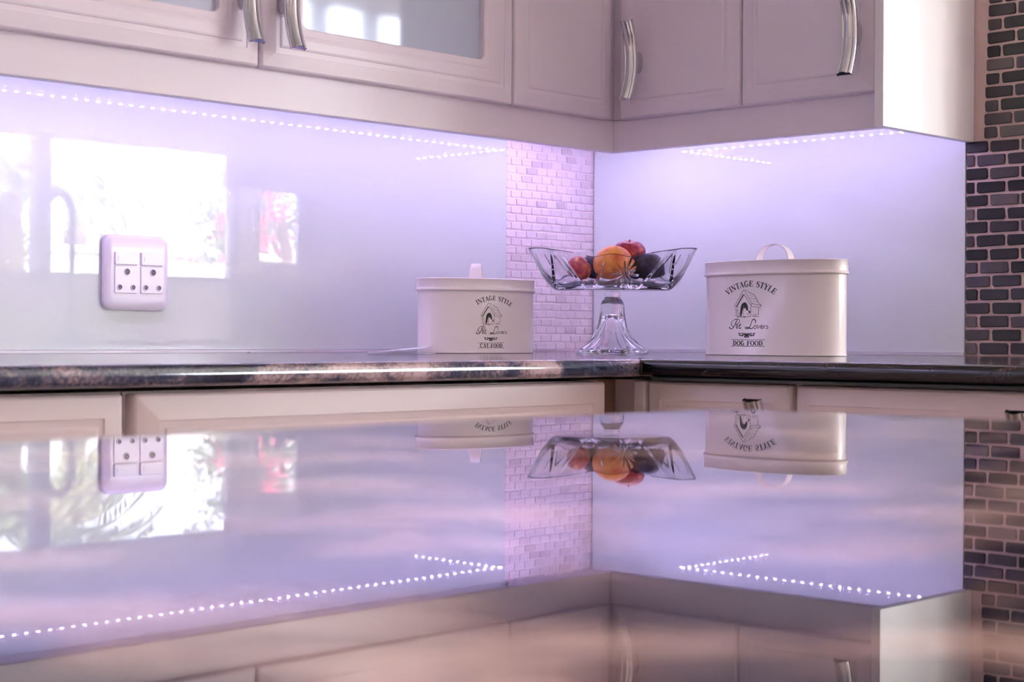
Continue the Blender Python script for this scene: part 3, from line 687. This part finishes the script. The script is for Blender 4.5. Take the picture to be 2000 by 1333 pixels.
# ---------------------------------------------------------------- crystal bowl and fruit
BX, BY = -0.312, -0.312
VD = math.atan2(-2.0273 - BY, -2.3457 - BX)          # bearing from the bowl to the room side
bw = root('pedestal_bowl', BX, BY, 0, rz=0, label='cut crystal fruit bowl on a flared pedestal in the worktop corner', cat='bowl')
def bowl_prof(th, t, outer):
    """t 0 (centre of the floor) .. 1 (rim); th measured from the front"""
    side = abs(math.sin(th)); n_tip = side ** 3
    front = math.cos(th * 2)
    rim_r = 0.098 + 0.028 * n_tip + 0.006 * math.cos(8 * th)
    rim_z = 0.1480 + 0.0195 * side ** 1.4 + 0.0055 * math.exp(-(math.sin(th) / .17) ** 2) - 0.002 * math.exp(-((side - .35) / .15) ** 2)
    fl_r = 0.070 + 0.014 * n_tip; fl_z = 0.1080 if not outer else 0.0985
    g = 0.0045 * (1 - .5 * t) if outer else 0
    if t < .35: q = t / .35; r_ = fl_r * q; z_ = fl_z + (0.0012 * q * q)
    else:
        q = (t - .35) / .65; r_ = fl_r + (rim_r - fl_r) * (q ** .72) ; z_ = fl_z + .0012 + (rim_z - fl_z - .0012) * (q ** 1.12)
    r_ += g * (1 if t > .3 else t / .3)
    if outer and t > .36:                                    # wheel-cut slanting grooves and stars
        q = (t - .35) / .65; c = 0
        for k in range(14):
            th0 = (k + .5) * 2 * PI / 14 + (.34 if k % 2 else -.30) * (q - .5)
            dd = (th - th0 + PI) % (2 * PI) - PI
            c = max(c, math.exp(-(dd / .022) ** 2) * math.sin(min(1, q * 1.15) * PI) ** .5)
        for st in (.22, .22 + PI):
            dx = ((th - st + PI) % (2 * PI) - PI) * .10; dz = (q - .50) * .060; rad = math.hypot(dx, dz)
            if rad < .030: c = max(c, (.5 + .5 * math.cos(14 * math.atan2(dz, dx))) ** 2 * min(1, rad / .005) * (1 - rad / .030) * 1.5)
        r_ -= .0030 * c
    return r_, z_
NT, NR = 720, 56
rings = []
for i in range(1, NR + 1): rings.append([(i / NR, False)])
seq = [(i / NR, False) for i in range(1, NR + 1)] + [(i / NR, True) for i in range(NR, 0, -1)]
rings = []
for t, outer in seq:
    ring_ = []
    for k in range(NT):
        th = 2 * PI * k / NT; r_, z_ = bowl_prof(th, t, outer)
        ring_.append((BX + r_ * math.cos(th + VD), BY + r_ * math.sin(th + VD), z_))
    rings.append(ring_)
obj('bowl', MB().rings(rings), m_glass, bw, smooth=True, sharp=75)
prof = [(0.006, .0972), (.0125, .0968), (.0132, .0935), (.0118, .0900), (.0130, .0878), (.0165, .0835), (.0188, .0780), (.0192, .0740), (.0195, .066), (.0208, .056), (.0235, .045), (.0280, .034), (.0345, .0235), (.0430, .0145), (.0520, .0080), (.0575, .0050), (.0590, .0030), (.0585, .0012), (.056, .0004)]
inner = [(.053, .0006), (.045, .0055), (.034, .0130), (.025, .0235), (.0185, .036), (.0140, .050), (.0100, .0585), (.004, .0615)]
rings = []
for r_, z_ in prof + inner:
    amp = .0 if z_ > .078 else .055 * min(1, (.078 - z_) / .02) * (0 if r_ > .055 else 1)
    rings.append([(BX + r_ * (1 + amp * abs(math.cos(6 * 2 * PI * k / 192)) - amp * .5) * math.cos(2 * PI * k / 192), BY + r_ * (1 + amp * abs(math.cos(6 * 2 * PI * k / 192)) - amp * .5) * math.sin(2 * PI * k / 192), z_) for k in range(192)])
obj('pedestal', MB().rings(rings), m_glass, bw, smooth=True, sharp=60)

def fruit_mat(name, stops, scale, bloom, rough=.35):
    m = bpy.data.materials.new(name); m.use_nodes = True; n = m.node_tree.nodes; l = m.node_tree.links
    b = n['Principled BSDF']; tc = n.new('ShaderNodeTexCoord'); no = n.new('ShaderNodeTexNoise'); no.inputs['Scale'].default_value = scale; no.inputs['Detail'].default_value = 5
    l.new(tc.outputs['Object'], no.inputs['Vector']); rp = ramp(n, stops); l.new(no.outputs[0], rp.inputs[0])
    sp = n.new('ShaderNodeTexNoise'); sp.inputs['Scale'].default_value = 420; l.new(tc.outputs['Object'], sp.inputs['Vector'])
    r2 = ramp(n, [(0.66, (0, 0, 0, 1)), (0.74, (bloom, bloom, bloom, 1))]); l.new(sp.outputs[0], r2.inputs[0])
    mx = n.new('ShaderNodeMix'); mx.data_type = 'RGBA'; mx.inputs[7].default_value = srgb(230, 190, 190)
    l.new(r2.outputs[0], mx.inputs[0]); l.new(rp.outputs[0], mx.inputs[6]); l.new(mx.outputs[2], b.inputs['Base Color'])
    b.inputs['Roughness'].default_value = rough; b.inputs['Subsurface Weight'].default_value = 0.08; b.inputs['Subsurface Radius'].default_value = (.01, .004, .002)
    return m
m_peach = fruit_mat('peach_skin', [(.35, srgb(226, 146, 50)), (.5, srgb(216, 124, 44)), (.68, srgb(204, 92, 56))], 90, .15, .5)
m_nect = fruit_mat('nectarine_skin', [(.38, srgb(112, 14, 44)), (.52, srgb(158, 32, 58)), (.64, srgb(196, 78, 60)), (.75, srgb(220, 140, 80))], 80, .35)
m_nect2 = fruit_mat('young_nectarine_skin', [(.36, srgb(128, 24, 52)), (.5, srgb(178, 60, 72)), (.6, srgb(200, 116, 84)), (.7, srgb(206, 190, 100))], 80, .3)
m_plum = fruit_mat('plum_skin', [(.36, srgb(10, 6, 20)), (.55, srgb(20, 14, 44)), (.72, srgb(52, 44, 96))], 90, .25, .4)
m_tap = pm('brushed_tap_steel', srgb(120, 116, 126), 0.35, metal=1)
m_stem = pm('fruit_stem', srgb(96, 66, 40), .8)
def fruit(name, label, cat, x, y, z, rx, ry, rz_, mat, tilt=(0, 0), stem=True, group=None):
    Rm = Matrix.Rotation(tilt[1], 3, 'Z') @ Matrix.Rotation(tilt[0], 3, 'X')
    c = Vector((x, y, z))
    o_root = root(name, x, y, z - min(rx, rz_), label=label, cat=cat, **({'group': group} if group else {}))
    rings = []; N = 40; K = 26
    for i in range(1, K):
        ph = PI * i / K; ring_ = []
        for k in range(N):
            th = 2 * PI * k / N
            rr_ = math.sin(ph); zz = math.cos(ph)
            cre = 1 - .055 * math.exp(-((th - PI) / .28) ** 2) * math.sin(ph) ** .5
            dim = -.16 * math.exp(-(rr_ / .28) ** 2) * (1 if zz > 0 else .35) * (1 if zz > 0 else -1)
            v = Vector((rx * rr_ * cre * math.cos(th), ry * rr_ * cre * math.sin(th), rz_ * (zz + dim)))
            ring_.append(tuple(c + Rm @ v))
        rings.append(ring_)
    obj('flesh', MB().rings(rings), mat, o_root, smooth=True, sharp=80)
    if stem:
        a = c + Rm @ Vector((0, 0, rz_ * .82)); b_ = c + Rm @ Vector((.001, .0015, rz_ * 1.06))
        obj('stem', MB().tube([a, (a + b_) / 2 + Rm @ Vector((.0006, 0, 0)), b_], [.0014, .001, .0013], 8), m_stem, o_root, smooth=True)
    return o_root
vf = Vector((math.cos(VD), math.sin(VD))); vr = Vector((-vf.y, vf.x))            # towards the viewer side, to the right
def fp(r_, f_): q = Vector((BX, BY)) + vr * r_ + vf * f_; return q.x, q.y
fz = .1094
x, y = fp(.002, .030); fruit('peach', 'orange peach at the front of the crystal bowl', 'fruit', x, y, fz + .0300, .0315, .0315, .0300, m_peach, (.5, 2.2))
x, y = fp(-.053, .018); fruit('nectarine', 'small pink and yellow nectarine at the left side of the bowl', 'fruit', x, y, fz + .0205, .0200, .0215, .0205, m_nect2, (.9, .6))
x, y = fp(.057, .016); fruit('plum', 'large dark plum at the right side of the bowl', 'fruit', x, y, fz + .0238, .0280, .0250, .0235, m_plum, (.4, 1.6))
x, y = fp(-.027, -.020); fruit('plum', 'dark plum behind the peach and the small nectarine', 'fruit', x, y, fz + .0230, .0240, .0240, .0225, m_plum, (.8, .4))
x, y = fp(.030, -.032); fruit('plum', 'dark plum at the back right of the bowl, under the top nectarine', 'fruit', x, y, fz + .0230, .0250, .0240, .0225, m_plum, (.3, 2.8))
x, y = fp(.026, -.003); fruit('nectarine', 'crimson nectarine resting on top of the other fruit', 'fruit', x, y, fz + .0530, .0265, .0230, .0180, m_nect, (.35, VD + PI / 2))

# folded leaflet left of the small tin
lf = root('folded_leaflet', -0.655, -0.170, 0, label='white folded leaflet lying on the worktop left of the smaller tin', cat='leaflet')
a = vr; b_ = vf
def lp(r_, f_, z_): q = Vector((-0.662, -0.208)) + a * r_ + b_ * f_; return (q.x, q.y, z_)
P0 = [lp(-.055, .01, .0004), lp(.035, .045, .0004), lp(.040, -.05, .0004), lp(-.015, -.06, .0004)]
P1 = [lp(-.055, .01, .0012), lp(.030, .045, .0080), lp(.034, -.05, .0105), lp(-.015, -.06, .0050)]
t = .0007
def sheet(P): return MB().add([p_ for p_ in P] + [(p_[0], p_[1], p_[2] + t) for p_ in P], [(3, 2, 1, 0), (4, 5, 6, 7), (0, 1, 5, 4), (1, 2, 6, 5), (2, 3, 7, 6), (3, 0, 4, 7)])
obj('lower_fold', sheet(P0), m_paper, lf); obj('upper_fold', sheet(P1), m_paper, lf)

# ---------------------------------------------------------------- sink side behind the viewer, seen mirrored in the glass
sc_ = root('sink_counter', 2.0, YW + .32, -Z, label='counter under the kitchen window behind the viewer', cat='counter')
obj('top', MB().box(0.9, 3.6, YW + .002, YW + .62, -.03, 0), m_gran, sc_, bevel=.006)
obj('body', MB().box(0.95, 3.55, YW + .004, YW + .57, -Z, -.031), m_base, sc_)
tp = root('spring_tap', 1.735, YW + .40, 0, label='tall chrome spring tap in front of the kitchen window', cat='tap')
pts = []
for k in range(15):
    t = PI * k / 14; pts.append((1.735 - .066 * (1 - math.cos(t)), YW + .40, .585 + .075 * math.sin(t)))
obj('riser', MB().tube([(1.735, YW + .40, .0005), (1.735, YW + .40, .3), (1.735, YW + .40, .585)], [.016, .012, .012], 14), m_tap, tp, smooth=True)
obj('hose', MB().tube(pts + [(1.603, YW + .40, .50), (1.603, YW + .40, .36)], .009, 12), m_tap, tp, smooth=True)
sp = []
path = [Vector((1.735, YW + .40, .36 + .0225 * i)) for i in range(10)] + [Vector(p_) for p_ in pts]
path = [Vector(p_) for p_ in smooth_curve(path, 8)]
Lc = 0
for i in range(len(path) - 1):
    d_ = path[i + 1] - path[i]
    t_ = d_.normalized(); a_ = Vector((0, 1, 0)); b2_ = t_.cross(a_)
    for k in range(4):
        q = path[i] + d_ * k / 4; Lc += d_.length / 4; an = Lc / .0125 * 2 * PI
        sp.append(q + (a_ * math.cos(an) + b2_ * math.sin(an)) * .0185)
obj('spring', MB().tube(sp, .003, 5), m_tap, tp)
obj('spray_head', MB().lathe([(.010, .36), (.019, .355), (.021, .30), (.024, .26), (.018, .258)], 18, 1.603, YW + .40), m_tap, tp, smooth=True)

# ---------------------------------------------------------------- garden beyond the windows
m_lawn = pm('lawn', srgb(120, 140, 84), .9, var=.3, vscale=6)
m_leaf = pm('palm_leaf', srgb(150, 158, 104), .5, var=.2, vscale=4)
m_leaf2 = pm('tree_leaf', srgb(140, 160, 120), .6, var=.3, vscale=8)
m_pink = pm('pink_blossom', srgb(240, 96, 124), .6)
m_bark = pm('bark', srgb(130, 112, 96), .9)
m_wallw = pm('garden_wall_paint', srgb(236, 234, 230), .8)
struct('ground', MB().box(-30, 40, -45, YW - .13, -.25, -.15), m_lawn)
gw = root('garden_wall', 6.0, -10.5, -Z, label='low white garden wall beyond the kitchen windows', cat='wall')
obj('masonry', MB().box(-2, 14, -10.62, -10.5, -Z - .15, .72), m_wallw, gw, bevel=.01)
obj('coping', MB().box(-2.05, 14.05, -10.66, -10.46, .72, .78), m_wallw, gw, bevel=.01)
def leaf_quad(mb, p_, d_, l_, w_):
    d_ = d_.normalized(); s_ = d_.orthogonal().normalized(); s_.rotate(Matrix.Rotation(R.uniform(0, 6.28), 3, d_))
    a_ = p_; b_ = p_ + d_ * l_ * .5 + s_ * w_ / 2; c_ = p_ + d_ * l_; e_ = p_ + d_ * l_ * .5 - s_ * w_ / 2
    mb.add([a_, b_, c_, e_], [(0, 1, 2, 3)])
def palm(x, y, hz, label, L=1.15, nf=22):
    r_ = root('palm', x, y, -Z - .15, label=label, cat='palm tree')
    obj('trunk', MB().tube([(x, y, -Z - .15), (x + .05, y, -Z + (hz + Z) * .5), (x, y, hz)], [.16, .12, .10], 12), m_bark, r_, smooth=True)
    for k in range(nf):
        az = 2 * PI * k / nf + R.uniform(-.1, .1); el = R.uniform(-.25, 1.15); mb = MB(); pts = []
        d_ = Vector((math.cos(az) * math.cos(el), math.sin(az) * math.cos(el), math.sin(el))); p_ = Vector((x, y, hz))
        for i in range(13):
            pts.append(p_.copy()); p_ = p_ + d_ * L / 12; d_ = (d_ + Vector((0, 0, -.16))).normalized()
        mb.tube(pts, [.012 * (1 - i / 14) for i in range(13)], 5)
        for i in range(2, 13):
            for s_ in (-1, 1):
                for q in (0, .5):
                    pp = pts[i - 1].lerp(pts[i], q); t_ = (pts[i] - pts[i - 1]).normalized(); sd = t_.cross(Vector((0, 0, 1))).normalized() * s_
                    leaf_quad(mb, pp, sd + t_ * .7 + Vector((0, 0, -.45)), .34 * (1.1 - i / 18), .035)
        obj('frond', mb, m_leaf, r_)
palm(3.9, -9.0, 1.2, 'palm tree with drooping fronds beyond the left window pane', 1.25, 24)
palm(6.3, -12.0, 1.75, 'second palm tree beyond the garden wall', 1.0, 18)
def tree(name, x, y, cz, rx, rz_, nleaf, mats, label, cat, ls=.12):
    r_ = root(name, x, y, -Z - .15, label=label, cat=cat)
    tr = MB().tube([(x, y, -Z - .15), (x + .06, y, cz - rz_ * .6), (x, y, cz)], [.08, .05, .03], 8)
    for k in range(9):
        az = R.uniform(0, 6.28); e = Vector((x + math.cos(az) * rx * .8, y + math.sin(az) * rx * .8, cz + R.uniform(-.4, .8) * rz_))
        st = Vector((x, y, cz - rz_ * R.uniform(.1, .7))); tr.tube([st, st.lerp(e, .5) + Vector((0, 0, .08)), e], [.022, .014, .006], 5)
    obj('trunk', tr, m_bark, r_)
    for nm, mt, fr_ in mats:
        mb = MB()
        cl = [Vector((x, y, cz)) + Vector((R.gauss(0, .5) * rx, R.gauss(0, .5) * rx, R.gauss(0, .5) * rz_)) for _ in range(26)]
        for _ in range(int(nleaf * fr_)):
            c_ = R.choice(cl) + Vector((R.gauss(0, 1), R.gauss(0, 1), R.gauss(0, .7))) * .13 * rx
            leaf_quad(mb, c_, Vector((R.gauss(0, 1), R.gauss(0, 1), R.gauss(0, 1))), ls, ls * .5)
        o = obj(nm, mb, mt, r_); o['kind'] = 'stuff'
tree('flowering_shrub', 6.12, -9.35, .86, .26, .24, 700, [('foliage', m_leaf2, .6), ('blossom', m_pink, .4)], 'pink flowering shrub seen through the right part of the window', 'shrub', .06)
tree('flowering_shrub', 7.0, -9.7, 1.02, .40, .45, 800, [('foliage', m_leaf2, .5), ('blossom', m_pink, .5)], 'larger pink flowering shrub beyond the small window', 'shrub', .06)
tree('leafy_tree', 10.1, -14.0, 2.0, 1.0, 1.0, 3600, [('foliage', m_leaf2, 1)], 'airy green tree beyond the garden wall', 'tree', .10)
tree('leafy_tree', 7.2, -16.6, 1.9, 1.2, 1.2, 5000, [('foliage', m_leaf2, 1)], 'broad green tree far behind the palms', 'tree', .13)
